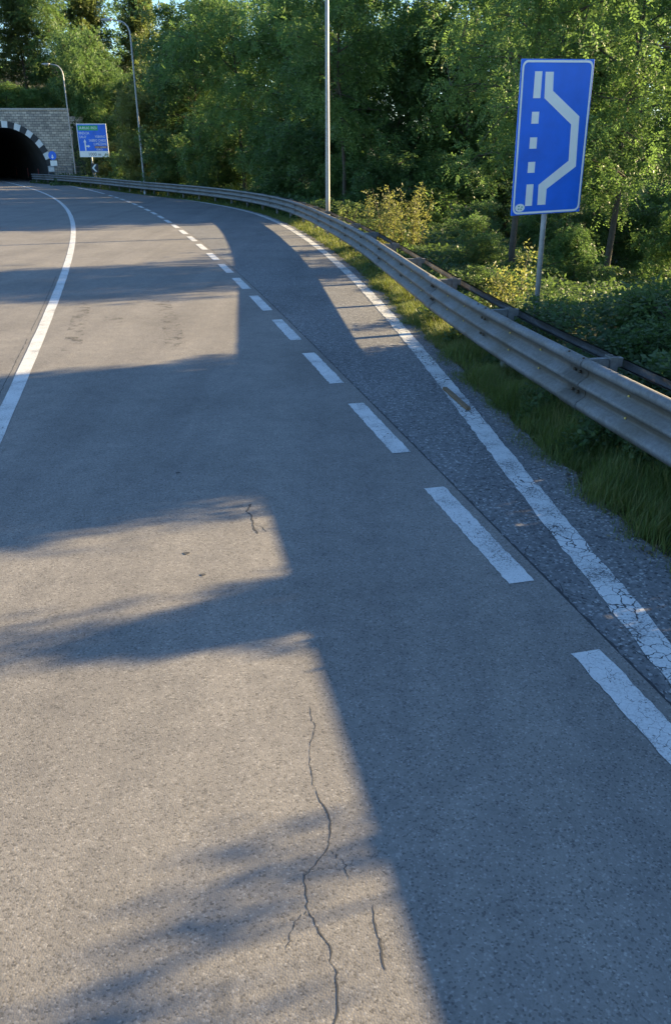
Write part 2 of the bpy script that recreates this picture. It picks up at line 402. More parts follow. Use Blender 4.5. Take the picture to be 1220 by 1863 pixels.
crack('crack', [(-.02, 2.22), (.03, 2.16), (.05, 2.08)], .004, lane, ROADZ + .001, 11)
crack('crack', [(-.10, 1.95), (-.15, 1.90), (-.17, 1.80)], .004, lane, ROADZ + .001, 12)
crack('crack', [(-.61, 5.18), (-.55, 5.15), (-.50, 5.05)], .006, lane, ROADZ + .001, 13)
crack('crack', [(-.09, 2.55), (-.12, 2.75), (-.10, 2.95), (-.13, 3.1)], .004, lane, ROADZ + .001, 14)
crack('crack', [(.13, 1.98), (.15, 1.86), (.17, 1.72)], .007, lane, ROADZ + .001, 2)
crack('crack', [(-.66, 5.55), (-.68, 5.42), (-.63, 5.33), (-.61, 5.18), (-.56, 5.02)], .016, lane, ROADZ + .001, 3)
for a in np.arange(1.0, 44, 4.0):
    crack('joint', offs(dash_x, np.linspace(a + 3.98, a, 16), .185), .030, lay, .001, int(a))
# joint left of the centre line and in the seam of the lay-by
for a, b in ((5.5, 8.0), (8.6, 12.5), (12.9, 19)):
    yv = np.linspace(b, a, 9); crack('crack', offs(dash_x, yv, -3.84), .013, lane, ROADZ + .001, int(a * 10))
# fine crack net in the lay-by next to its edge line
rng = random.Random(5)
for k in range(16):
    y = 3.6 + k * .42 + rng.uniform(-.1, .1); x = float(edge_x(y)) + rng.uniform(-.34, -.1)
    pts = [(x, y)]
    for j in range(3): x += rng.uniform(-.05, .10); y -= rng.uniform(.04, .12); pts.append((x, y))
    crack('crack', pts, .009, lay, .001, 40 + k)
# rubber marks of braking trucks
def strip(name, pts, w, z, mat, parent):
    L = [(x - w / 2, y) for x, y in pts]; Rr = [(x + w / 2, y) for x, y in pts]; return sheet(name, L, Rr, z, mat, parent)
strip('tyre_mark', [(-3.67, 10.75), (-4.06, 12.3), (-4.62, 14.6)], .27, ROADZ + .0025, M['rubber'], lane)
strip('tyre_mark', [(-2.23, 10.9), (-2.65, 12.65), (-3.30, 15.0)], .30, ROADZ + .0025, M['rubber'], lane)
strip('tyre_mark', [(-3.62, 12.75), (-3.70, 13.2)], .32, ROADZ + .003, M['rubber'], lane)
# tar spots
for (x, y, r) in ((-1.02, 4.72, .022), (-.86, 4.42, .018), (-2.0, 3.35, .03), (-1.35, 6.2, .02)):
    m = MB(); a = [(x + r * math.cos(t) * (1 + .3 * math.sin(3 * t)), y + r * .9 * math.sin(t), ROADZ + .003) for t in np.linspace(0, 2 * math.pi, 11)[:-1]]
    m.add(a, [tuple(range(10))]); m.build('tar_spot', M['crack'], lane)

# ------------------------------------------------------------------ guardrail
gr = empty('guardrail', (0, 0, 0)); tag(gr, 'long curved three-wave steel guardrail along the grass verge right of the lay-by', 'guardrail')
prof = [(.002, .820), (.030, .828), (.062, .822), (.084, .802), (.090, .778), (.082, .756), (.040, .735), (.006, .718), (.000, .706), (.000, .672), (.008, .655), (.078, .612), (.090, .594), (.082, .572), (.040, .553), (.006, .536), (.000, .524), (.000, .490), (.008, .473), (.078, .430), (.090, .406), (.084, .376), (.062, .352), (.030, .340), (.002, .345)]
def sweep(name, fn, y0, y1, prof, mat, parent, step, o=0, taper=.004, thick=.004):
    n = max(2, int((y1 - y0) / step) + 1); yv = np.linspace(y0, y1, n); V = []; k = len(prof)
    full = prof + [(a - thick, b) for a, b in reversed(prof)]; k = len(full)
    for i, y in enumerate(yv):
        d, r = tangent(fn, y, .6); c = Vector((float(fn(y)), float(y), 0)) + r * o
        ex = taper * i / (n - 1)
        for a, b in full: V.append(c - r * (a + ex) + Vector((0, 0, b)))
    F = [(i * k + j, i * k + (j + 1) % k, (i + 1) * k + (j + 1) % k, (i + 1) * k + j) for i in range(n - 1) for j in range(k)]
    h2 = k // 2
    for e0 in (0, (n - 1) * k): F += [(e0 + j, e0 + j + 1, e0 + k - 2 - j, e0 + k - 1 - j) for j in range(h2 - 1)]
    m = MB(); m.add(V, F, True); return m.build(name, mat, parent)
post_y = [y for y in np.arange(7.09 - 2.53 * 14, 80, 2.53)]
def arc_next(y): # keep posts equally spaced along the curve
    d, r = tangent(rail_x, y); return 2.55 * d.y
post_y = [7.09]
while post_y[-1] < 78.5: post_y.append(post_y[-1] + arc_next(post_y[-1]))
while post_y[0] > -26: post_y.insert(0, post_y[0] - arc_next(post_y[0]))
rear = [(-.014, .765), (.014, .765), (.014, .760), (-.010, .760), (-.010, .685), (.014, .685), (.014, .680), (-.014, .680)]
bolts = MB(); caps = MB(); joints = MB()
for i, (a, b) in enumerate(zip(post_y[:-1], post_y[1:])):
    if i % 2 == 0:
        b2 = post_y[i + 2] if i + 2 < len(post_y) else b
        sweep('beam', rail_x, a - .16, b2 + .16, prof, M['steel'], gr, .5 if a < 40 else .8, 0, .011, .003)
    sweep('rear_beam', rail_x, a + .004, b - .004, rear, M['steel_back'], gr, .6, .42, 0, .0)
for i in range(0, len(post_y), 2):
    y = post_y[i]
    sweep('splice_plate', rail_x, y - .17, y + .17, [(a + .016, b) for a, b in prof[1:-1]], M['steel'], gr, .17, 0, 0, .004)
pm_post = None
for i, y in enumerate(post_y):
    d, r = tangent(rail_x, y); c = Vector((float(rail_x(y)), float(y), 0)); ang = math.atan2(-d.x, d.y)
    if pm_post is None:
        m = MB(); m.box(.26, .266, -.06, .06, -.9, .80); m.box(.266, .34, -.06, -.054, -.9, .80); m.box(.266, .34, .054, .06, -.9, .80)
        po = m.build('post', M['steel_back'], gr); pm_post = po.data
        m = MB(); m.box(.012, .405, -.03, .03, .775, .783); m.box(.012, .255, -.045, -.039, .64, .775); m.box(.012, .255, .039, .045, .64, .775); m.box(.345, .403, -.025, .025, .70, .774)
        sp = m.build('spacer', M['steel_back'], gr); pm_sp = sp.data
    else:
        po = link('post', pm_post, None, gr); sp = link('spacer', pm_sp, None, gr)
    po.location = sp.location = c; po.rotation_euler = sp.rotation_euler = (0, 0, ang)
    # bolt heads in the two grooves, splice overlap marks
    for z in (.682, .492):
        for dy in (-.05, .05):
            q = c + d * dy - r * .022; q.z = z
            bolts.tube([q, q - r * .022], [.017, .014], 6)
    for z in (.79,):
        for dy in (-.14, .14):
            q = c + d * dy - r * .06; q.z = .824; bolts.tube([q, q + Vector((0, 0, .012))], [.012, .010], 6)
    for q0 in (.33, .66):
        yy = y + q0 * 2.5
        d2, r2 = tangent(rail_x, yy); c2 = Vector((float(rail_x(yy)), yy, 0))
        for z in (.682, .492):
            q = c2 - r2 * .010; q.z = z; caps.tube([q, q - r2 * .012], [.010, .008], 6)
tag(bolts.build('bolt_heads', M['rust'], gr), kind='stuff'); tag(caps.build('bolt_caps', M['amber'], gr), kind='stuff')

# ------------------------------------------------------------------ tunnel portal
tp = empty('tunnel_portal', (PCX, PY, 0)); tag(tp, 'stone tunnel portal with black and white painted arch at the road end', 'tunnel portal')
IR, ZC, OR = 3.85, .90, 4.40
def archp(r, n, a0=0, a1=math.pi): return [(r * math.cos(t), ZC + r * math.sin(t)) for t in np.linspace(a0, a1, n)]
m = MB(); n = 33; inner = [(IR, -.3)] + archp(IR, n) + [(-IR, -.3)]
outer = []
hw_r, hw_l = WR - PCX, WL - PCX
for i, (x, z) in enumerate(inner):
    if i == 0: outer.append((hw_r, -.3)); continue
    if i == len(inner) - 1: outer.append((hw_l, -.3)); continue
    t = math.pi * (i - 1) / (n - 1); dx, dz = math.cos(t), math.sin(t)
    k = min([(hw_r / dx) if dx > 1e-6 else 1e9, (hw_l / dx) if dx < -1e-6 else 1e9, ((WT - ZC) / dz) if dz > 1e-6 else 1e9])
    outer.append((dx * k, ZC + dz * k))
# exact corners
ci = min(range(len(outer)), key=lambda i: (outer[i][0] - hw_r) ** 2 + (outer[i][1] - WT) ** 2); outer[ci] = (hw_r, WT)
ci = min(range(len(outer)), key=lambda i: (outer[i][0] - hw_l) ** 2 + (outer[i][1] - WT) ** 2); outer[ci] = (hw_l, WT)
k = len(inner); V = []
for yy in (0, .5): V += [(x, yy, z) for x, z in inner] + [(x, yy, z) for x, z in outer]
F = []
for i in range(k - 1):
    F += [(i, k + i, k + i + 1, i + 1), (2 * k + i + 1, 3 * k + i + 1, 3 * k + i, 2 * k + i), (k + i, 3 * k + i, 3 * k + i + 1, k + i + 1), (i + 1, 2 * k + i + 1, 2 * k + i, i)]
m.add(V, F); wall = m.build('wall', M['stone'], tp)
m = MB(); m.box(hw_r + .003, hw_r + 1.3, .12, .5, -.3, WT - .5); m.build('gap_blocker', M['stone'], tp)  # added block, hides the bright sky gap between wall and hill
m = MB(); m.box(hw_l - .05, hw_r + .06, -.08, .62, WT, WT + .16); m.build('coping', mat_plain('coping_stone', (.42, .38, .33), .9, 0, .2, 6), tp, .02)
nv = 22
for i in range(nv):
    a0, a1 = math.pi * i / nv + .004, math.pi * (i + 1) / nv - .004
    pts = archp(IR + .004, 3, a0, a1) + archp(OR, 3, a1, a0)
    V = [(x, -.07, z) for x, z in pts] + [(x, -.003, z) for x, z in pts]; q = len(pts)
    m = MB(); m.add(V, [tuple(range(q)), tuple(range(q, 2 * q))[::-1]] + [(j, j + q, (j + 1) % q + q, (j + 1) % q) for j in range(q)])
    m.build('arch_block', M['white_paint'] if i % 2 == 0 else M['black_paint'], tp)
for sx in (-1, 1):
    m = MB(); m.box(min(sx * 3.854, sx * 4.40), max(sx * 3.854, sx * 4.40), -.07, -.003, .45, .88); m.build('arch_block', M['black_paint'], tp)
    m = MB(); m.box(min(sx * 3.854, sx * 4.40), max(sx * 3.854, sx * 4.40), -.07, -.003, -.05, .44); m.build('arch_block', M['white_paint'], tp)
m = MB(); bd = (-.52, .854); BL = 70; V = []; rg = [0, .5] + list(np.linspace(4, BL, 16))
for s_ in rg: V += [(x * 1.001 + bd[0] * s_, .45 + bd[1] * s_, z) for x, z in inner]
F = [(a * k + i, a * k + i + 1, (a + 1) * k + i + 1, (a + 1) * k + i) for a in range(len(rg) - 1) for i in range(k - 1)]
F.append(tuple((len(rg) - 1) * k + i for i in range(k)))
m.add(V, F, True); m.build('bore_lining', M['tunnel'], tp)
for j, s_ in enumerate((4, 9, 15)):
    mk = MB(); mk.box(-.035, .035, -.03, .03, 0, .8)
    o = mk.build('delineator_panel', M['red_refl'], tp); o.location = (3.55 + bd[0] * s_, .45 + bd[1] * s_, .35)

# ------------------------------------------------------------------ signs
def text_mesh(txt, h, mat, name, parent, loc, width=None, align='LEFT'):
    cu = bpy.data.curves.new('t', 'FONT'); cu.body = txt; cu.size = 1; cu.align_x = align; cu.resolution_u = 2
    ob = bpy.data.objects.new('t', cu); C.objects.link(ob)
    dg = bpy.context.evaluated_depsgraph_get(); me = bpy.data.meshes.new_from_object(ob.evaluated_get(dg))
    bpy.data.objects.remove(ob, do_unlink=True); bpy.data.curves.remove(cu)
    co = np.array([v.co[:] for v in me.vertices]); w = np.ptp(co[:, 0]); hh = np.ptp(co[:, 1])
    sy = h / max(hh, 1e-6); sx = sy if width is None else width / w
    for v in me.vertices: v.co = (v.co.x * sx, 0, v.co.y * sy)
    me.materials.clear(); me.update()
    # face the viewer (-Y)
    o = link(name, me, mat, parent); o.location = loc; return o
def flat(name, pts, y, mat, parent):
    """flat printed piece in the sign's own plane (x, z)"""
    m = MB(); m.add([(x, y, z) for x, z in pts], [tuple(range(len(pts)))]); return m.build(name, mat, parent)
def rrect(x0, x1, z0, z1, r, n=6):
    P = []
    for cx, cz, a in ((x1 - r, z0 + r, -90), (x1 - r, z1 - r, 0), (x0 + r, z1 - r, 90), (x0 + r, z0 + r, 180)):
        for k in range(n + 1): t = R_(a + 90 * k / n); P.append((cx + r * math.cos(t), cz + r * math.sin(t)))
    return P
def ring(name, A, B, y, mat, parent):
    n = len(A); m = MB(); m.add([(x, y, z) for x, z in A] + [(x, y, z) for x, z in B], [(i, (i + 1) % n, n + (i + 1) % n, n + i) for i in range(n)]); return m.build(name, mat, parent)

# lay-by sign
SW, SH = 1.02, 1.735
sg = empty('layby_sign', (2.80, 10.80, -.1)); sg.rotation_euler = (R_(0.3), R_(-1.6), R_(20))
tag(sg, 'tall blue lay-by road sign with white bracket symbol on a grey post', 'road sign')
Z0 = 1.90
m = MB(); m.tube([(-.03, .045, -.5), (-.03, .045, Z0 + SH - .15)], .034, 12); m.build('post', M['pole'], sg)
m = MB(); m.box(-SW / 2 - .045, SW / 2 - .045, -.012, .008, Z0, Z0 + SH); m.build('panel', M['sign_blue'], sg, .002)
m = MB(); 
for zz in (.35, 1.35): m.box(-.42, .33, .0085, .028, Z0 + zz, Z0 + zz + .05)
m.build('bracket', M['sign_back'], sg)
def sp_(u, v): return (-SW / 2 - .045 + u * SW, Z0 + (1 - v) * SH)
x0, z0 = sp_(0, 1); x1, z1 = sp_(1, 0)
ring('border', rrect(x0 + .012, x1 - .012, z0 + .012, z1 - .012, .075), rrect(x0 + .036, x1 - .036, z0 + .036, z1 - .036, .055), -.0145, M['sign_white'], sg)
big = [(.329, .077), (.442, .077), (.452, .193), (.858, .356), (.879, .686), (.480, .829), (.481, .936), (.363, .936), (.357, .798), (.763, .645), (.75, .407), (.340, .238)]
big = [(a, b) for a, b in big]
quads = [(0, 1, 2, 11), (11, 2, 3, 10), (10, 3, 4, 9), (9, 4, 5, 8), (8, 5, 6, 7)]
m = MB(); m.add([(sp_(a, b)[0], -.0145, sp_(a, b)[1]) for a, b in big], quads); m.build('symbol', M['sign_white'], sg)
for v0, v1 in ((.074, .238), (.322, .397), (.484, .557), (.643, .715), (.792, .939)):
    flat('symbol_dash', [sp_(.185, v1), sp_(.285, v1), sp_(.285, v0), sp_(.185, v0)], -.0145, M['sign_white'], sg)
cx, cz = sp_(.112, .949)
st = flat('sticker', [(cx + .070 * math.cos(t), cz + .048 * math.sin(t)) for t in np.linspace(0, 2 * math.pi, 25)[:-1]], -.0160, M['sign_white'], sg)
m = MB()
for a in (.4, 2.2, 4.0, 5.3): m.add([(cx + .03 * math.cos(a) + dx, -.0170, cz + .020 * math.sin(a) + dz) for dx, dz in ((-.012, -.006), (.012, -.006), (.014, .005), (-.008, .009))], [(0, 1, 2, 3)])
m.build('print', M['sticker_green'], st)

# direction panel before the tunnel
ds = empty('direction_sign', (-20.25, 72.0, 0)); tag(ds, 'blue motorway direction board with white 1000 m strip before the tunnel', 'road sign')
m = MB(); m.tube([(-.30, .12, -.5), (-.30, .12, 4.6)], .075, 10); m.build('post', M['pole'], ds)
m = MB(); m.box(-1.23, 1.23, -.02, .02, 2.25, 4.78); m.build('panel', M['sign_white'], ds, .004)
m = MB(); m.box(-1.18, 1.18, -.026, -.021, 2.72, 4.72); m.build('blue_field', M['sign_blue'], ds)
m = MB(); m.box(-1.12, .52, -.031, -.027, 4.27, 4.64); m.build('green_field', M['sign_green'], ds)
text_mesh('A4', .22, M['sign_white'], 'lettering', ds, (-1.02, -.034, 4.35))
text_mesh('MILANO - VENEZIA', .2, M['sign_white'], 'lettering', ds, (-.66, -.034, 4.36), 1.1)
text_mesh('BRESCIA', .19, M['sign_white'], 'lettering', ds, (-1.10, -.030, 3.98), .86)
text_mesh('SALO\'', .19, M['sign_white'], 'lettering', ds, (-1.08, -.030, 3.70), .58)
text_mesh('VOBARNO', .19, M['sign_white'], 'lettering', ds, (.22, -.030, 3.72), .86)
text_mesh('SABBIO CHIESE', .19, M['sign_white'], 'lettering', ds, (-.32, -.030, 3.43), 1.42)
text_mesh('LUMEZZANE', .19, M['sign_white'], 'lettering', ds, (.05, -.030, 3.16), 1.06)
m = MB(); m.box(.10, 1.14, -.031, -.027, 2.93, 3.09); m.build('brown_field', M['sign_brown'], ds)
text_mesh('VAL SABBIA', .10, M['sign_white'], 'lettering', ds, (.16, -.034, 2.96), .92)
text_mesh('IDRO', .14, M['sign_white'], 'lettering', ds, (.22, -.030, 2.76), .5)
text_mesh('1000 m', .24, M['sign_black'], 'lettering', ds, (-.52, -.024, 2.36), 1.0)
flat('arrow', [(-.72, 2.74), (-.62, 2.74), (-.62, 3.38), (-.55, 3.38), (-.67, 3.62), (-.79, 3.38), (-.72, 3.38)], -.029, M['sign_white'], ds)
flat('arrow', [(-.618, 3.04), (-.45, 3.04), (-.45, 2.97), (-.26, 3.08), (-.45, 3.20), (-.45, 3.13), (-.618, 3.13)], -.029, M['sign_white'], ds)

cv = empty('chevron_sign', (-20.05, 70.9, 0)); tag(cv, 'small black curve sign with white chevron beside the direction board post', 'road sign')
m = MB(); m.tube([(0, .06, -.5), (0, .06, 1.7)], .03, 8); m.build('post', M['pole'], cv)
m = MB(); m.box(-.30, .30, -.012, .012, 1.08, 1.78); m.build('panel', M['sign_black'], cv, .003)
flat('chevron', [(-.22, 1.43), (.02, 1.16), (.17, 1.16), (-.06, 1.43), (.17, 1.70), (.02, 1.70)], -.016, M['sign_white'], cv)

rs = empty('round_sign', (-26.65, 80.6, 0)); tag(rs, 'round blue sign above a white plate at the right foot of the tunnel arch', 'road sign')
m = MB(); m.tube([(0, .06, -.3), (0, .06, 2.7)], .03, 8); m.build('post', M['pole'], rs)
m = MB(); m.tube([(-.0, .015, 2.36), (0, -.012, 2.36)], .38, 24); m.build('disc', M['sign_blue'], rs)
flat('arrow', [(-.05, 2.42), (.05, 2.42), (.05, 2.25), (.15, 2.25), (0, 2.08), (-.15, 2.25), (-.05, 2.25)], -.016, M['sign_white'], rs)
m = MB(); m.box(-.28, .36, -.014, .012, 1.48, 1.93); m.build('plate', M['sign_white'], rs, .003)

# handrail before the portal
hr = empty('handrail', (-24.4, 78.2, 0)); tag(hr, 'low two-bar metal handrail in front of the stone tunnel wall', 'handrail')
for z in (1.42, 1.0): m = MB(); m.tube([(-2.0, 0, z), (1.4, -.1, z)], .03, 8); m.build('bar', M['steel_back'], hr)
for x in (-2.0, -1.15, -.3, .55, 1.4): m = MB(); m.tube([(x, -.1 * (x + 2) / 3.4, -.2), (x, -.1 * (x + 2) / 3.4, 1.45)], .028, 8); m.build('post', M['steel_back'], hr)

# ------------------------------------------------------------------ street lamps
def lamp(x, y, H, label, arm=1.25, rz=0.0):
    t = empty('street_lamp', (x, y, base_z(x, y) - .05)); t.rotation_euler = (0, 0, rz); tag(t, label, 'street lamp', 'tall lamps behind the guardrail')
    H -= t.location.z; m = MB()
    P = [(0, 0, z) for z in np.linspace(-.3, H - .85, 7)]; rr = list(np.linspace(.075, .05, 7))
    for a in (20, 40, 60, 80): P.append((-.62 * (1 - math.cos(R_(a))), 0, H - .85 + .78 * math.sin(R_(a)))); rr.append(.045)
    P.append((-arm + .25, 0, H + .01)); rr.append(.038)
    m.tube(P, rr, 12); m.build('pole', M['pole'], t)
    m = MB(); V = []
    for (dx, w, zt, zb) in ((.32, .05, .045, -.03), (.2, .10, .07, -.05), (-.15, .13, .075, -.055), (-.38, .07, .03, -.03)):
        V += [(-arm + dx, -w, H + zb), (-arm + dx, w, H + zb), (-arm + dx, w * .8, H + zt), (-arm + dx, -w * .8, H + zt)]
    m.add(V, [(i * 4 + j, i * 4 + (j + 1) % 4, i * 4 + 4 + (j + 1) % 4, i * 4 + 4 + j) for i in range(3) for j in range(4)] + [(3, 2, 1, 0), (12, 13, 14, 15)], True)
    hd = m.build('lamp_head', M['pole'], t)
    m = MB(); m.box(-arm - .18, -arm + .18, -.09, .09, H - .075, H - .053); m.build('lens', M['sign_white'], hd)
    m = MB(); m.tube([(0, 0, .0), (0, 0, .35)], [.115, .095], 12); m.build('base_collar', M['pole'], t)
    return t
lamp(-22.95, 75.0, 9.35, 'grey street lamp rising beside the direction board near the tunnel', 1.3)
lamp(-12.78, 56.5, 10.05, 'grey street lamp between the direction board and the forest, arm in view', 1.35)
lamp(-.26, 28.0, 10.2, 'nearest grey lamp post, its top cut off by the photo edge', 1.4)

# ------------------------------------------------------------------ plant builders
def leaf_mesh(name, P, A, Sd, L, Wd, tint):
    """one diamond leaf for each row: base point P, axis A, side Sd"""
    P, A, Sd = (np.asarray(q, np.float32) for q in (P, A, Sd)); L = np.asarray(L, np.float32)[:, None]; Wd = np.asarray(Wd, np.float32)[:, None]
    V = np.stack([P, P + A * L * .45 + Sd * Wd * .5, P + A * L, P + A * L * .45 - Sd * Wd * .5], 1).reshape(-1, 3)
    F = np.arange(len(P) * 4, dtype=np.int32).reshape(-1, 4)
    return mesh_np(name, V, F, False, np.repeat(tint, 4))
def unit(v): return v / np.maximum(np.linalg.norm(v, axis=-1, keepdims=True), 1e-6)

def sprays(rng, cen, rad, nper, nleaf, rachis, leaf, flat_=.7, droop=.5, mid=None):
    """leaf sprays round clump centres -> leaf arrays"""
    nc = len(cen); n = nc * nper
    c = np.repeat(cen, nper, 0); r = np.repeat(rad, nper)[:, None]
    off = rng.normal(0, 1, (n, 3)); off = unit(off) * (rng.random((n, 1)) ** .45); off[:, 2] *= flat_
    org = c + off * r
    d = unit(off + rng.normal(0, .6, (n, 3)) + np.array([0, 0, -droop]))
    up = np.array([0, 0, 1.0]) + rng.normal(0, .45, (n, 3)); side = unit(np.cross(d, up)); up2 = np.cross(side, d)
    t = np.linspace(.15, 1, nleaf)
    ln = rachis * rng.uniform(.6, 1.3, n)
    P = org[:, None] + d[:, None] * (t[None, :, None] * ln[:, None, None]) + np.array([0, 0, -1.0]) * (t[None, :, None] ** 2 * ln[:, None, None] * .25)
    sg_ = np.where(np.arange(nleaf) % 2 == 0, 1.0, -1.0)[None, :, None]
    A = unit(side[:, None] * sg_ + d[:, None] * .55 + rng.normal(0, .22, (n, nleaf, 3)))
    nor = unit(up2[:, None] + rng.normal(0, .35, (n, nleaf, 3))); Sd = unit(np.cross(nor, A))
    L = leaf * rng.uniform(.7, 1.3, (n, nleaf)); tint = np.clip(np.repeat(rng.normal(.5, .14, nc), nper)[:, None] + rng.normal(0, .17, (n, 1)) + rng.normal(0, .07, (n, nleaf)), 0, 1)
    return P.reshape(-1, 3), A.reshape(-1, 3), Sd.reshape(-1, 3), L.ravel(), L.ravel() * .48, tint.ravel()

def make_tree(seed, H, Rr, base, nlimb, nper, nleaf, leaf, rachis=.34, shape='round', droop=.5, clump=.75, extra=2, tr=.11):
    """returns (trunk mesh builder, leaf arrays)"""
    rng = np.random.default_rng(seed); m = MB()
    lean = rng.normal(0, .25, 2)
    tz = np.linspace(-.3, H * .93, 10); wobx = np.cumsum(rng.normal(0, .07, 10)); woby = np.cumsum(rng.normal(0, .07, 10))
    wobx -= wobx[0]; woby -= woby[0]
    TP = np.stack([wobx + lean[0] * tz / H, woby + lean[1] * tz / H, tz], 1)
    m.tube(TP, list(np.linspace(tr, .018, 10)), 7)
    cen = []; rad = []
    def prof(f):
        if shape == 'round': return math.sqrt(max(.03, 1 - (2 * f - .85) ** 2 * .95))
        if shape == 'cone': return max(.12, 1.05 - f) * (1 if f > .1 else .7)
        return .55 + .45 * math.sin(f * 3.0)          # column
    for i in range(nlimb):
        f = (i + .5) / nlimb; z0 = H * (base + (1 - base) * f * .88); a = i * 2.4 + rng.normal(0, .4)
        ln = Rr * prof(f) * rng.uniform(.7, 1.15); up = (.25 + .55 * f) * ln
        s0 = np.array([np.interp(z0, tz, TP[:, 0]), np.interp(z0, tz, TP[:, 1]), z0])
        pts = [s0 + np.array([math.cos(a) * ln * t, math.sin(a) * ln * t, up * t ** .8 - .18 * ln * t * t]) + rng.normal(0, .05, 3) * (t > 0) for t in (0, .35, .7, 1.0)]
        r0 = .5 * tr * (1 - .7 * f); m.tube(pts, [r0, r0 * .7, r0 * .45, .008], 5, False)
        for t in (.45, .72, 1.0):
            b = np.array([np.interp(t, (0, .35, .7, 1), [q[k] for q in pts]) for k in range(3)])
            cen.append(b + rng.normal(0, .18, 3)); rad.append(clump * rng.uniform(.6, 1.1))
            for e in range(extra):
                e2 = b + np.array([rng.normal(0, .5), rng.normal(0, .5), rng.normal(0.05, .4)]) * Rr * .33
                m.tube([b, (b + e2) / 2 + rng.normal(0, .05, 3), e2], [r0 * .35 + .004, .01, .005], 4, False)
                cen.append(e2); rad.append(clump * rng.uniform(.45, 1.0))
    for t in (.8, .9, .98): cen.append(np.array([np.interp(H * t * .93, tz, TP[:, 0]), np.interp(H * t * .93, tz, TP[:, 1]), H * t])); rad.append(clump * .7)
    cen = np.array(cen); rad = np.array(rad); keep = rng.random(len(cen)) > .12
    cen[:, 2] = np.maximum(cen[:, 2], rad * .3)
    return m, sprays(rng, cen[keep], rad[keep], nper, nleaf, rachis, leaf, .75, droop)

PROTO = {}
def proto(key, mat, *a, **kw):
    m, L = make_tree(*a, **kw)
    me = bpy.data.meshes.new('trunk'); me.from_pydata(m.v, [], m.f); me.polygons.foreach_set('use_smooth', m.sm); me.update(); me.materials.append(M['bark'])
    lm = leaf_mesh('crown', *L); lm.materials.append(M[mat])
    PROTO[key] = (me, lm)
def plant(key, name, x, y, sc, rz, label, cat, group=None, zs=1.0, z=None, part='crown', dz=0.0):
    t = empty(name, (x, y, (base_z(x, y) if z is None else z) + dz)); t.rotation_euler = (0, 0, rz); t.scale = (sc, sc, sc * zs)
    tag(t, label, cat, group); tr, cr = PROTO[key]
    link('trunk' if part == 'crown' else 'stem', tr, None, t); link(part, cr, None, t)
    return t

proto('near1', 'leaf_a', 31, 10.0, 2.8, .27, 22, 34, 9, .095, .32, 'round', .35, .68, 2)
proto('near2', 'leaf_a', 32, 9.2, 2.9, .27, 22, 34, 9, .09, .30, 'column', .35, .66, 2)
proto('frond', 'leaf_b', 23, 5.4, .7, .3, 6, 7, 5, .14, .22, 'column', .2, .30, 1, .025)
proto('hedge', 'leaf_b', 22, 4.8, .85, .02, 20, 40, 5, .11, .18, 'column', .2, .48, 2, .05)
proto('sapling', 'leaf_b', 21, 5.2, .5, .12, 16, 24, 5, .13, .2, 'column', .2, .36, 2, .035)
#              key   material  seed H    R   base limbs nper nleaf leaf
proto('rob1', 'leaf_a', 11, 10.5, 2.9, .22, 22, 26, 8, .15, .40, 'round', .55, .85, 2)
proto('rob2', 'leaf_a', 12, 9.0, 3.0, .12, 20, 28, 8, .14, .38, 'column', .6, .80, 2)
proto('rob3', 'leaf_a', 13, 12.0, 2.6, .28, 24, 24, 8, .15, .42, 'round', .7, .80, 2)
proto('dark1', 'leaf_b', 14, 11.0, 2.8, .10, 24, 40, 5, .17, .26, 'column', .25, .85, 2)
proto('dark2', 'leaf_b', 15, 8.0, 2.5, .06, 20, 40, 5, .16, .24, 'round', .25, .80, 2)
proto('olive1', 'leaf_o', 16, 9.5, 2.6, .15, 22, 34, 6, .18, .3, 'cone', .3, .8, 2)
proto('bush1', 'leaf_b', 17, 2.6, 1.5, .02, 14, 36, 5, .10, .18, 'column', .2, .50, 2, .05)
proto('bush2', 'leaf_a', 18, 3.4, 1.7, .03, 16, 30, 7, .10, .24, 'round', .4, .55, 2, .05)
proto('bushy', 'leaf_y', 19, 4.6, 1.5, .04, 18, 30, 6, .13, .22, 'column', .2, .55, 2, .06)
proto('low1', 'ivy', 20, 1.0, 1.2, .02, 12, 34, 4, .075, .12, 'round', .1, .36, 2, .025)

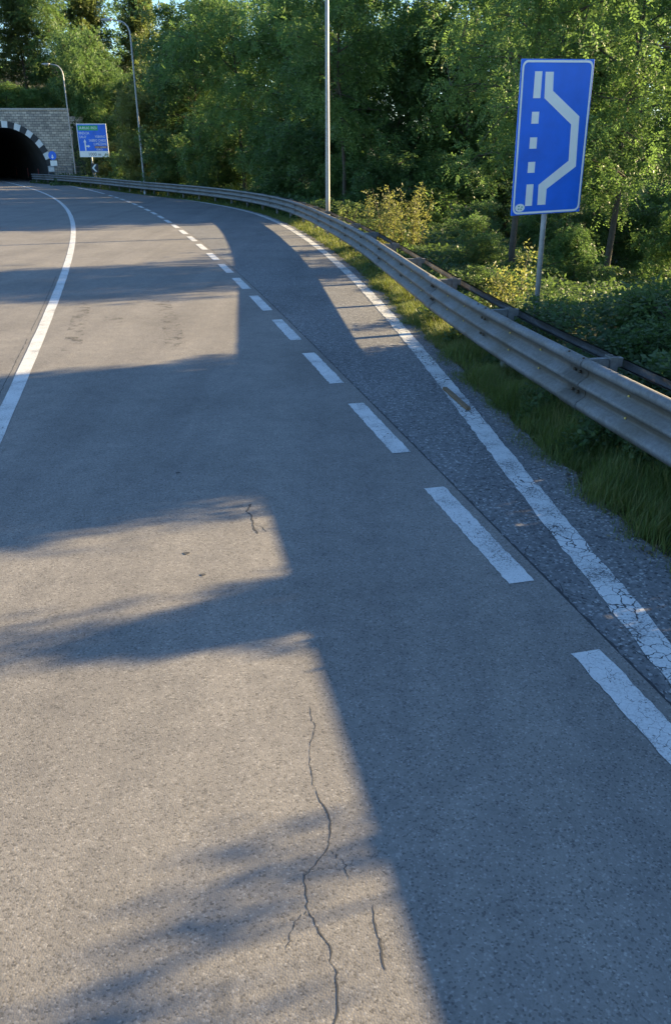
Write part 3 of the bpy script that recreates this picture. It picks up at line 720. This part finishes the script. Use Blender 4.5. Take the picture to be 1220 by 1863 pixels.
# ------------------------------------------------------------------ trees
GA = 'trees along the right of the road'
G_S = 'roadside trees on the right, past the photo edge'
TREES = [
 # near group, right of and behind the lay-by sign
 ('near1', 'acacia_tree', 4.6, 20.9, .88, .3, 'feathery acacia tree directly behind the blue lay-by sign', 1.0),
 ('near2', 'acacia_tree', 7.4, 21.9, .93, 1.9, 'bushy acacia tree just right of the blue lay-by sign', 1.0),
 ('near1', 'acacia_tree', 10.4, 22.9, .86, 4.0, 'acacia tree at the right photo edge beyond the lay-by sign', 1.0),
 # second line beyond the sunlit gap
 ('rob3', 'acacia_tree', .4, 38.4, .95, 5.0, 'tall acacia right behind the nearest lamp post', 1.0),
 ('dark1', 'broadleaf_tree', 2.9, 40.2, .86, .6, 'dark broadleaf tree between nearest lamp post and tall weeds', .9),
 ('rob1', 'acacia_tree', 6.0, 39.6, 1.1, 2.7, 'tall acacia rising between lamp post and lay-by sign', 1.1),
 ('rob2', 'acacia_tree', 9.2, 41.3, 1.15, 4.4, 'full acacia tree close left of the lay-by sign top', 1.1),
 ('olive1', 'broadleaf_tree', 13.0, 42.3, 1.1, 1.2, 'olive green tree seen past the lay-by sign top right', 1.1),
 ('rob1', 'acacia_tree', 16.5, 43.9, 1.05, 3.4, 'far acacia tree under the sky gap at top right', 1.0),
 ('dark2', 'broadleaf_tree', 20.5, 44.0, 1.1, .1, 'dark round tree at the far right edge of the wood', 1.0),
 ('dark2', 'broadleaf_tree', 4.4, 43.5, 1.15, 1.6, 'dark round tree closing the gap right of the nearest lamp', 1.15),
 ('dark2', 'broadleaf_tree', 11.5, 46.0, 1.2, 4.6, 'dark round tree deep in the wood behind the sign acacias', 1.1),
 # left of the nearest lamp
 ('rob1', 'acacia_tree', -2.4, 48.0, 1.05, .8, 'large acacia left of the nearest lamp post, lit at its top', 1.0),
 ('rob2', 'acacia_tree', -5.6, 53.0, 1.20, 2.5, 'broad acacia above the far bend of the guardrail', 1.0),
 ('dark1', 'broadleaf_tree', -.2, 45.5, .85, 3.9, 'dark low-branched tree just left of the nearest lamp post', .9),
 ('dark1', 'broadleaf_tree', -9.6, 60.0, 1.1, 1.0, 'dark tree right of the second street lamp', 1.0),
 ('dark2', 'broadleaf_tree', -11.6, 65.5, 1.3, 5.1, 'round dark tree behind the second street lamp pole', 1.2),
 ('rob3', 'acacia_tree', -8.6, 64.0, 1.2, 2.0, 'tall slim acacia between second lamp and the broad acacia', 1.0),
 ('olive1', 'broadleaf_tree', -16.4, 76.0, .95, .2, 'olive tree behind the arm of the second street lamp', 1.1),
 ('rob1', 'acacia_tree', -3.5, 60.0, 1.2, 4.2, 'background acacia above the broad roadside acacia', 1.1),
 ('rob3', 'acacia_tree', .2, 54.0, 1.15, 1.1, 'background acacia right of the nearest lamp top', 1.0),
 ('dark1', 'broadleaf_tree', 9.8, 52.0, 1.25, 2.8, 'background dark tree beside the sky gap left of sign', 1.0),
 ('rob2', 'acacia_tree', 15.5, 54.0, 1.3, 3.1, 'background acacia high behind the lay-by sign', 1.1),
 ('dark2', 'broadleaf_tree', 24.5, 52.0, 1.4, 3.3, 'background round tree at the right rim of the wood', 1.2),
 # hill above the tunnel
 ('olive1', 'broadleaf_tree', -37.0, 90.0, 1.10, 3.0, 'olive tree on the hill at the left photo edge', 1.0),
 ('olive1', 'broadleaf_tree', -32.5, 93.0, 1.20, .9, 'tall olive tree on the hill straight above the tunnel arch', 1.0),
 ('dark1', 'broadleaf_tree', -28.5, 90.5, 1.05, 4.9, 'dark tree on the hill above the right end of the stone wall', 1.0),
 ('olive1', 'broadleaf_tree', -26.0, 95.0, 1.3, 2.1, 'olive tree on the hill behind the far lamp head', 1.0),
 ('dark2', 'broadleaf_tree', -23.0, 89.0, .75, 1.4, 'dark round tree on the slope right of the stone wall', 1.0),
 ('olive1', 'broadleaf_tree', -21.0, 97.0, 1.3, 5.5, 'olive tree on the slope between the two far lamps', 1.1),
 ('dark1', 'broadleaf_tree', -15.5, 86.0, .75, .4, 'dark tree on the slope below the sky gap at top left', .9),
 ('rob3', 'acacia_tree', -11.5, 80.0, 1.0, 3.7, 'acacia on the slope right of the sky gap at top left', 1.0),
 ('dark2', 'broadleaf_tree', -22.6, 85.5, .75, 3.6, 'small dark tree close behind the right end of the stone wall', 1.0),
 ('dark2', 'broadleaf_tree', -19.0, 82.5, .9, 2.9, 'dark round tree above the direction board', 1.0),
]
for key, name, x, y, sc, rz, lab, zs in TREES:
    plant(key, name, x, y, sc, rz, lab, 'tree', GA, zs)
# the wood goes on beside the camera; shrubs, saplings, mounds added unseen for shade
SIDE = [('hedge', 7.0, 9.50, .92, .3), ('hedge', 7.2, 10.85, 1.05, 2.0), ('hedge', 7.4, 12.25, 1.0, 4.1), ('hedge', 9.2, 11.2, 1.15, 1.1), ('hedge', 9.6, 12.7, 1.15, 5.2),
        ('dark2', 13.0, .2, 1.0, 2.2), ('hedge', 16.5, 28.4, 1.0, 1.2), ('hedge', 16.6, 30.1, 1.0, 2.9), ('hedge', 16.8, 31.8, 1.0, 4.4), ('hedge', 17.0, 33.5, 1.0, .4), ('hedge', 17.2, 35.2, 1.0, 5.6), ('sapling', 7.4, 6.36, .62, 0.4), ('frond', 6.4, 4.25, .56, 1.4), ('dark2', 9.5, -3.5, 1.0, 5.0),  # far row of hedge shrubs added unseen to darken the undergrowth
        ('low1', 4.3, 5.3, .8, .5), ('low1', 4.4, 6.5, .85, 2.5), ('low1', 4.6, 7.8, 1.15, 1.5), ('low1', 5.0, 8.8, 1.1, 4.5), ('low1', 4.3, 4.2, .75, 5.5)]
for key, x, y, sc, rz in SIDE:
    nm, lab, ct = {'dark': ('broadleaf_tree', 'dark broadleaf tree beside the road past the right photo edge', 'tree'), 'hedg': ('shade_shrub', 'dense upright unseen shrub added to cast shade, beside the road past the right photo edge', 'shrub'),
                   'sapl': ('sapling', 'thin leafy unseen sapling placed for its shadow, beside the road past the right photo edge', 'sapling'), 'fron': ('sapling', 'bare sparse unseen sapling placed for its shadow, nearest the camera past the right photo edge', 'sapling'),
                   'low1': ('bramble_mound', 'low unseen bramble mound added for shade, behind the guardrail past the right photo edge', 'bush')}[key[:4]]
    plant(key, nm, x, y, sc, rz, lab, ct, G_S)

# ------------------------------------------------------------------ bushes
GB = 'bushes at the foot of the wood'
BUSH = [
 ('bushy', 'yellow_bush', -13.6, 61.5, 1.25, .4, 'tall yellowish bush behind the foot of the second street lamp', 1.1),
 ('bushy', 'yellow_bush', -19.4, 75.5, 1.0, 2.0, 'yellowish bush behind the post of the direction board', .8),
 ('bushy', 'yellow_bush', -21.8, 78.5, .9, 3.4, 'yellowish bush between the stone wall and the direction board', .8),
 ('bush2', 'green_bush', -31.5, 84.0, 1.0, 1.0, 'bright green bush hanging over the stone wall above the arch', .7),
 ('bush2', 'green_bush', -34.5, 84.2, 1.1, 4.0, 'bright green bush over the stone wall at left photo edge', .8),
 ('bush2', 'green_bush', -28.6, 83.8, 1.0, 2.6, 'green bush over the right half of the stone wall', .6),
 ('bush1', 'dark_bush', -25.6, 84.5, 1.2, .6, 'dark bush at the top right corner of the stone wall', .8),
 ('bush1', 'dark_bush', -23.3, 82.6, 1.6, 2.2, 'dark bush against the right end of the stone wall', 1.5),
 ('bush2', 'green_bush', -22.2, 81.5, 1.2, 3.9, 'green bush on the slope behind the far lamp', 1.2),
 ('bush1', 'dark_bush', -20.2, 80.0, 1.4, 1.1, 'dark bush on the slope behind the direction board', 1.1),
 ('bush1', 'dark_bush', -17.6, 79.0, 1.4, 5.1, 'dark bush on the slope right of the direction board', 1.1),
 ('bush1', 'dark_bush', -16.6, 70.5, 1.2, 1.7, 'dark bush behind the guardrail right of the direction board', .9),
 ('bush1', 'dark_bush', -10.8, 57.0, 1.3, 3.1, 'dark bush behind the guardrail right of the second lamp', 1.0),
 ('bush1', 'dark_bush', -7.0, 52.6, 1.3, .2, 'dark bush below the broad acacia at the rail bend', 1.0),
 ('bush1', 'dark_bush', -4.0, 47.5, 1.4, 4.4, 'dark bush behind the middle of the far guardrail', 1.0),
 ('bush1', 'dark_bush', -1.6, 43.0, 1.4, 2.3, 'dark bush left of the nearest lamp post foot', 1.0),
 ('bush2', 'green_bush', .6, 40.2, 1.0, 5.3, 'green bush right of the nearest lamp post foot', .9),
 ('bush1', 'dark_bush', 2.6, 37.0, 1.1, 1.2, 'dark bush behind the tall yellow weeds', .9),
 ('bush2', 'green_bush', 5.0, 37.2, 1.1, 3.3, 'green bush right of the tall yellow weeds', .9),
 ('bush1', 'dark_bush', 8.2, 38.3, 1.4, .8, 'dark bush low between weeds and lay-by sign', 1.0),
 ('bush1', 'dark_bush', 3.3, 19.2, .36, 5.0, 'dark low bush left of the lay-by sign post', .9),
 ('bush2', 'green_bush', 5.6, 18.8, .42, 2.5, 'green bush right of the lay-by sign post', 1.0),
 ('bush1', 'dark_bush', 4.6, 26.6, .5, 1.0, 'small dark bush far behind the left side of the sign post', .8),
 ('bush1', 'dark_bush', 6.6, 25.6, .68, 2.0, 'dark bush deep under the acacias right behind the sign post', .95),
 ('bush1', 'dark_bush', 8.6, 26.6, .85, 3.0, 'dark bush deep under the acacias right of the sign', 1.0),
 ('bush2', 'green_bush', 10.6, 27.2, .72, 4.0, 'green bush deep in the wood near the right photo edge', 1.0),
 ('bush1', 'dark_bush', 12.8, 28.2, 1.1, 5.0, 'dark bush deep in the wood at the right photo edge', 1.0),
 ('bush1', 'dark_bush', 5.6, 31.0, .62, .7, 'dark bush in the clearing left of the lay-by sign', .9),
 ('bush1', 'dark_bush', 8.2, 31.6, .85, 1.7, 'dark bush in the clearing hidden behind the lay-by sign', .95),
 ('bush1', 'dark_bush', 11.0, 32.2, 1.05, 2.7, 'dark bush in the clearing behind the right acacias', 1.0),
 ('bush1', 'dark_bush', 14.5, 33.0, 1.3, 3.7, 'large dark bush in the clearing far right behind the acacias', 1.0),
 ('bush1', 'dark_bush', 11.0, 24.4, .8, 4.7, 'dark bush at the foot of the rightmost acacia', 1.0),
 ('bush2', 'green_bush', 8.3, 19.8, .62, .5, 'green bush at the right edge below the acacias', 1.0),
]
for key, name, x, y, sc, rz, lab, zs in BUSH: plant(key, name, x, y, sc, rz, lab, 'bush', GB, zs, part='foliage')

# tall weeds: upright stems with small leaves
def weeds(name, x, y, ns, h, spread, mat, label, seed):
    rng = np.random.default_rng(seed); t = empty(name, (x, y, base_z(x, y))); tag(t, label, 'plant', 'tall weeds behind the guardrail')
    m = MB(); arr = []
    for i in range(ns):
        a = rng.uniform(0, 6.28); q = spread * math.sqrt(rng.random()); b = np.array([q * math.cos(a), q * math.sin(a), -.05]); hh = h * rng.uniform(.55, 1.0)
        tip = b + np.array([rng.normal(0, .13) * hh, rng.normal(0, .13) * hh, hh]); mid_ = (b + tip) / 2 + rng.normal(0, .04, 3)
        m.tube([b, mid_, tip], [.009, .007, .003], 4, False)
        tt = np.sort(rng.uniform(.15, 1, 34)); cen = np.array([np.interp(tt, (0, .5, 1), [b[k], mid_[k], tip[k]]) for k in range(3)]).T
        arr.append(sprays(rng, cen, np.full(len(cen), .05 + .08 * (h > 1)), 2, 3, .12, .07, .8, .0))
    L = [np.concatenate([q[k] for q in arr]) for k in range(6)]
    m.build('stem', M['bark'], t); lm = leaf_mesh('foliage', *L); lm.materials.append(M[mat]); link('foliage', lm, None, t)
weeds('tall_weed', 1.35, 23.4, 15, 1.8, .50, 'leaf_y', 'clump of tall yellowish weeds behind the guardrail, left of two', 1)
weeds('tall_weed', 2.1, 23.9, 11, 2.0, .36, 'leaf_y', 'tall thin yellowish weeds behind the guardrail, right of two', 2)
weeds('tall_weed', .30, 25.0, 3, 1.3, .25, 'leaf_o', 'few dry weed stalks by the foot of the nearest lamp', 3)
weeds('tall_weed', 2.85, 13.4, 5, 1.25, .22, 'leaf_y', 'pale yellow leafy weed just left of the lay-by sign post', 4)
weeds('tall_weed', 3.12, 11.3, 3, .95, .12, 'ivy', 'small green weed right beside the lay-by sign post', 5)
weeds('tall_weed', 4.0, 10.9, 4, .8, .2, 'leaf_y', 'pale leafy shoot in the ground cover right of the sign post', 6)

# ------------------------------------------------------------------ low ground cover behind the rail
rng = np.random.default_rng(77)
def cover_h(x, y):
    n = x - np.interp(y, YY, RAIL); c = cc(x, y)
    lit = sstep(9.8, 10.6, c) * (1 - sstep(30.5, 31.5, c))
    h = .42 + .34 * wob(x, y, .9) + .16 * wob(x, y, 2.3, 2)
    h = np.maximum(h, .30 - .2 * sstep(10, 14, y)) * sstep(.15, .8, n) * (1 + .3 * sstep(1, 4, n))
    return np.where(lit > .5, np.minimum(h, .10 + .13 * np.clip(n - .8, 0, 4)), h + .22 * sstep(.2, .8, n))
def cover(n, y0, y1, w, leaf):
    y = rng.uniform(y0, y1, n); x = np.interp(y, YY, RAIL) + .22 + w * rng.random(n) ** 1.3
    h = cover_h(x, y); z = ground_z(x, y) + h * (1 - .55 * rng.random(n) ** 2)
    P = np.stack([x, y, z], 1); A = unit(np.stack([rng.normal(0, 1, n), rng.normal(0, 1, n), rng.normal(.1, .5, n)], 1))
    nor = unit(np.stack([rng.normal(0, .55, n), rng.normal(-.25, .55, n), np.ones(n)], 1)); Sd = unit(np.cross(nor, A))
    L = leaf * rng.uniform(.6, 1.4, n); tint = np.clip(.45 + .22 * wob(x, y, 1.1, 5) + rng.normal(0, .2, n), 0, 1)
    return P, A, Sd, L, L * .8, tint
def verge_weeds(n, y0, y1, leaf):
    y = rng.uniform(y0, y1, n * 3); a = np.interp(y, YY, GRASS); b = np.interp(y, YY, RAIL) + .3; x = a + .08 + (b - a) * rng.random(n * 3)
    k = (wob(x, y, 2.2, 9) + .4 * wob(x, y, 6, 3) > .45); x, y = x[k][:n], y[k][:n]; n = len(x)
    z = ground_z(x, y) + rng.uniform(.03, .26, n) * sstep(0, .3, x - np.interp(y, YY, GRASS)); P = np.stack([x, y, z], 1)
    A = unit(np.stack([rng.normal(0, 1, n), rng.normal(0, 1, n), rng.normal(.3, .5, n)], 1)); nor = unit(np.stack([rng.normal(-.2, .5, n), rng.normal(-.3, .5, n), np.ones(n)], 1)); Sd = unit(np.cross(nor, A))
    L = leaf * rng.uniform(.5, 1.4, n); return P, A, Sd, L, L * .7, np.clip(.5 + .2 * wob(x, y, 2.1, 5) + rng.normal(0, .2, n), 0, 1)
parts = [verge_weeds(5000, 2, 10, .055), verge_weeds(5000, 10, 22, .06), cover(60000, 2.0, 16, 6, .060), cover(45000, 16, 34, 7, .085), cover(40000, 34, 80, 7, .14)]
L = [np.concatenate([q[k] for q in parts]) for k in range(6)]
lm = leaf_mesh('ground_cover', *L); lm.materials.append(M['ivy'])
tag(link('ground_cover', lm), 'low leafy ivy and brambles covering the ground behind the guardrail', 'ground cover', kind='stuff')
k = 0
for (x, y, s_, lab) in ((4.6, 10.3, 1.0, 'leafy bramble mound at the right photo edge below the sign'), (3.7, 9.0, .8, 'low bramble mound between the guardrail and the sign post'), (3.4, 12.6, .5, 'low leafy mound behind the lay-by sign post'), (3.0, 15.8, .5, 'dark leafy mound left of the sign post behind the rail')):
    plant('low1', 'bramble_mound', x, y, s_, k * 1.7, lab, 'bush', 'bramble mounds behind the guardrail', .8, part='foliage'); k += 1

# climbing plants over the slopes beside and above the portal
n = 34000; x = rng.uniform(-46, -8, n); y = rng.uniform(PY - 8.5, PY + 16, n); keep = ~((x < WR + .15) & (y < PY + .7)); x, y = x[keep], y[keep]; n = len(x)
z = np.maximum(hill_z(x, y), ground_z(x, y)) + rng.random(n) * (.35 + .35 * wob(x, y, .8)); P = np.stack([x, y, z], 1)
A = unit(np.stack([rng.normal(0, 1, n), rng.normal(-.3, 1, n), rng.normal(.2, .7, n)], 1)); nor = unit(np.stack([rng.normal(.2, .6, n), rng.normal(-.5, .6, n), np.full(n, .8)], 1)); Sd = unit(np.cross(nor, A))
lm = leaf_mesh('hill_cover', P, A, Sd, rng.uniform(.2, .42, n), rng.uniform(.14, .28, n), np.clip(.45 + .25 * wob(x, y, .7, 3) + rng.normal(0, .2, n), 0, 1)); lm.materials.append(M['ivy'])
tag(link('hill_cover', lm), 'low leafy plants covering the slope round the tunnel portal', 'ground cover', kind='stuff')

# ------------------------------------------------------------------ grass verge
def blades(n, y0, y1, lo, hi, hmin, hmax, w, bias=1.0, dry=0.0):
    y = rng.uniform(y0, y1, n); a = np.interp(y, YY, GRASS) + lo; b = np.interp(y, YY, RAIL) + hi
    u = rng.random(n); x = a + (b - a) * u ** bias + rng.normal(0, .05, n) + .07 * wob(y * 0, y, 3.1, 2)
    cl = .55 + .45 * wob(x, y, 3.0, 1)
    gap = (wob(x, y, 1.9, 6) + .5 * wob(x, y, 5.0, 8) < -.42) & (rng.random(n) < .8); cl = np.where(gap, -.1, cl)
    h = (hmin + (hmax - hmin) * rng.random(n)) * np.clip(cl + .25, .16, 1.25) * (.45 + .55 * sstep(0, .3, x - a + .1 * wob(x, y, 4.0, 7)))
    z = ground_z(x, y)
    dirx = rng.uniform(0, 2 * np.pi, n); bend = rng.uniform(.1, .65, n) * h
    dx, dy = np.cos(dirx), np.sin(dirx); sx, sy = -dy * w, dx * w
    base = np.stack([x, y, z], 1); S_ = np.stack([sx, sy, np.zeros(n)], 1); D_ = np.stack([dx, dy, np.zeros(n)], 1); Zv = np.array([0, 0, 1.0])
    mid_ = base + D_ * (bend * .3)[:, None] + Zv * (h * .55)[:, None]; tip = base + D_ * bend[:, None] + Zv * (h * .95)[:, None]
    V = np.stack([base - S_, base + S_, mid_ + S_ * .7, mid_ - S_ * .7, tip], 1)
    t = np.clip(.45 + .25 * wob(x, y, 1.7, 4) + rng.normal(0, .2, n) + dry, 0, 1)
    return V.reshape(-1, 3), t
Vs = []; Ts = []
for a in ((60000, 1.0, 9, -.13, .6, .07, .30, .0040), (60000, 9, 18, -.11, .7, .07, .26, .0048), (30000, 18, 40, -.03, 1.0, .08, .26, .007), (16000, 40, 80, -.05, 1.2, .08, .26, .014), (8000, -15, 1, -.02, .8, .08, .25, .006), (900, 2, 12, .05, .5, .32, .62, .0016, 1.0, .6), (700, 12, 30, .05, .6, .30, .6, .0025, 1.0, .6), (6000, 2, 14, -.14, -.1, .05, .14, .0035, 2.2, .45)):
    v, t = blades(*a); Vs.append(v); Ts.append(t)
V = np.concatenate(Vs); T = np.repeat(np.concatenate(Ts), 5); nb = len(V) // 5; b = (np.arange(nb) * 5)[:, None]
tri = np.concatenate([b + np.array([[0, 1, 2]]), b + np.array([[0, 2, 3]]), b + np.array([[3, 2, 4]])])
gm = mesh_np('grass', V, tri, False, T); gm.materials.append(M['grass'])
tag(link('grass', gm), 'uneven green grass growing on the verge under the guardrail', 'grass', kind='stuff')
# bare soil under the grass
tag(sheet('verge', [(float(grass_x(y)) - .015, float(y)) for y in yl], [(float(rail_x(y)) + .7, float(y)) for y in yl], -.035, M['soil']), kind='structure')

# fallen leaves, twigs and grit along the asphalt edge
n = 2600; y = 2 + 26 * rng.random(n) ** 1.4; x = np.interp(y, YY, GRASS) - np.abs(rng.normal(0, .09, n)) + .03
P = np.stack([x, y, np.full(n, .004) + rng.random(n) * .008], 1); A = unit(np.stack([rng.normal(0, 1, n), rng.normal(0, 1, n), rng.normal(0, .15, n)], 1)); nor = unit(np.stack([rng.normal(0, .25, n), rng.normal(0, .25, n), np.ones(n)], 1)); Sd = unit(np.cross(nor, A))
lm = leaf_mesh('leaf_litter', P, A, Sd, rng.uniform(.012, .06, n), rng.uniform(.008, .022, n), rng.random(n)); lm.materials.append(mat_leaf('dry_litter', (.05, .038, .022), (.12, .09, .05), (.22, .18, .10), .1, (.2, .15, .06), 0))
tag(link('leaf_litter', lm), 'dry leaves and grit along the asphalt edge by the grass', 'leaf litter', kind='stuff')
# ------------------------------------------------------------------ small things on the road
ws = empty('wooden_stick', (1.345, 8.42, .008), R_(11)); tag(ws, 'broken piece of weathered wood lying on the white edge line', 'wood')
m = MB(); rg = random.Random(3); V = []
for i, y in enumerate(np.linspace(-.41, .41, 7)):
    w = .026 + rg.uniform(-.004, .004); h = .030 + rg.uniform(-.004, .003); o = rg.uniform(-.006, .006)
    V += [(o - w, y, 0), (o + w, y, 0), (o + w * .9, y, h), (o - w * .9, y, h)]
m.add(V, [(i * 4 + j, i * 4 + (j + 1) % 4, i * 4 + 4 + (j + 1) % 4, i * 4 + 4 + j) for i in range(6) for j in range(4)] + [(3, 2, 1, 0), (24, 25, 26, 27)])
m.build('plank', M['wood'], ws)

# ------------------------------------------------------------------ wood behind everything: reads as one mass
rng = np.random.default_rng(5); cen = []; rad = []
for k in range(520):
    x = rng.uniform(-62, 48); y = rng.uniform(92, 125) if x < -8 else rng.uniform(66, 100)
    if 2 < x < 8 and rng.random() < .8: continue
    z = base_z(x, y); hh = rng.uniform(.2, 9.5 if x < 12 else 8); cen.append((x, y, z + hh)); rad.append(rng.uniform(1.0, 1.9))
cen = np.array(cen); rad = np.array(rad)
lm = leaf_mesh('woodland', *sprays(rng, cen, rad, 30, 6, .5, .36, .8, .3)); lm.materials.append(M['leaf_b'])
tag(link('woodland', lm), 'dense far wood closing the view behind the roadside trees', 'woodland', kind='stuff')
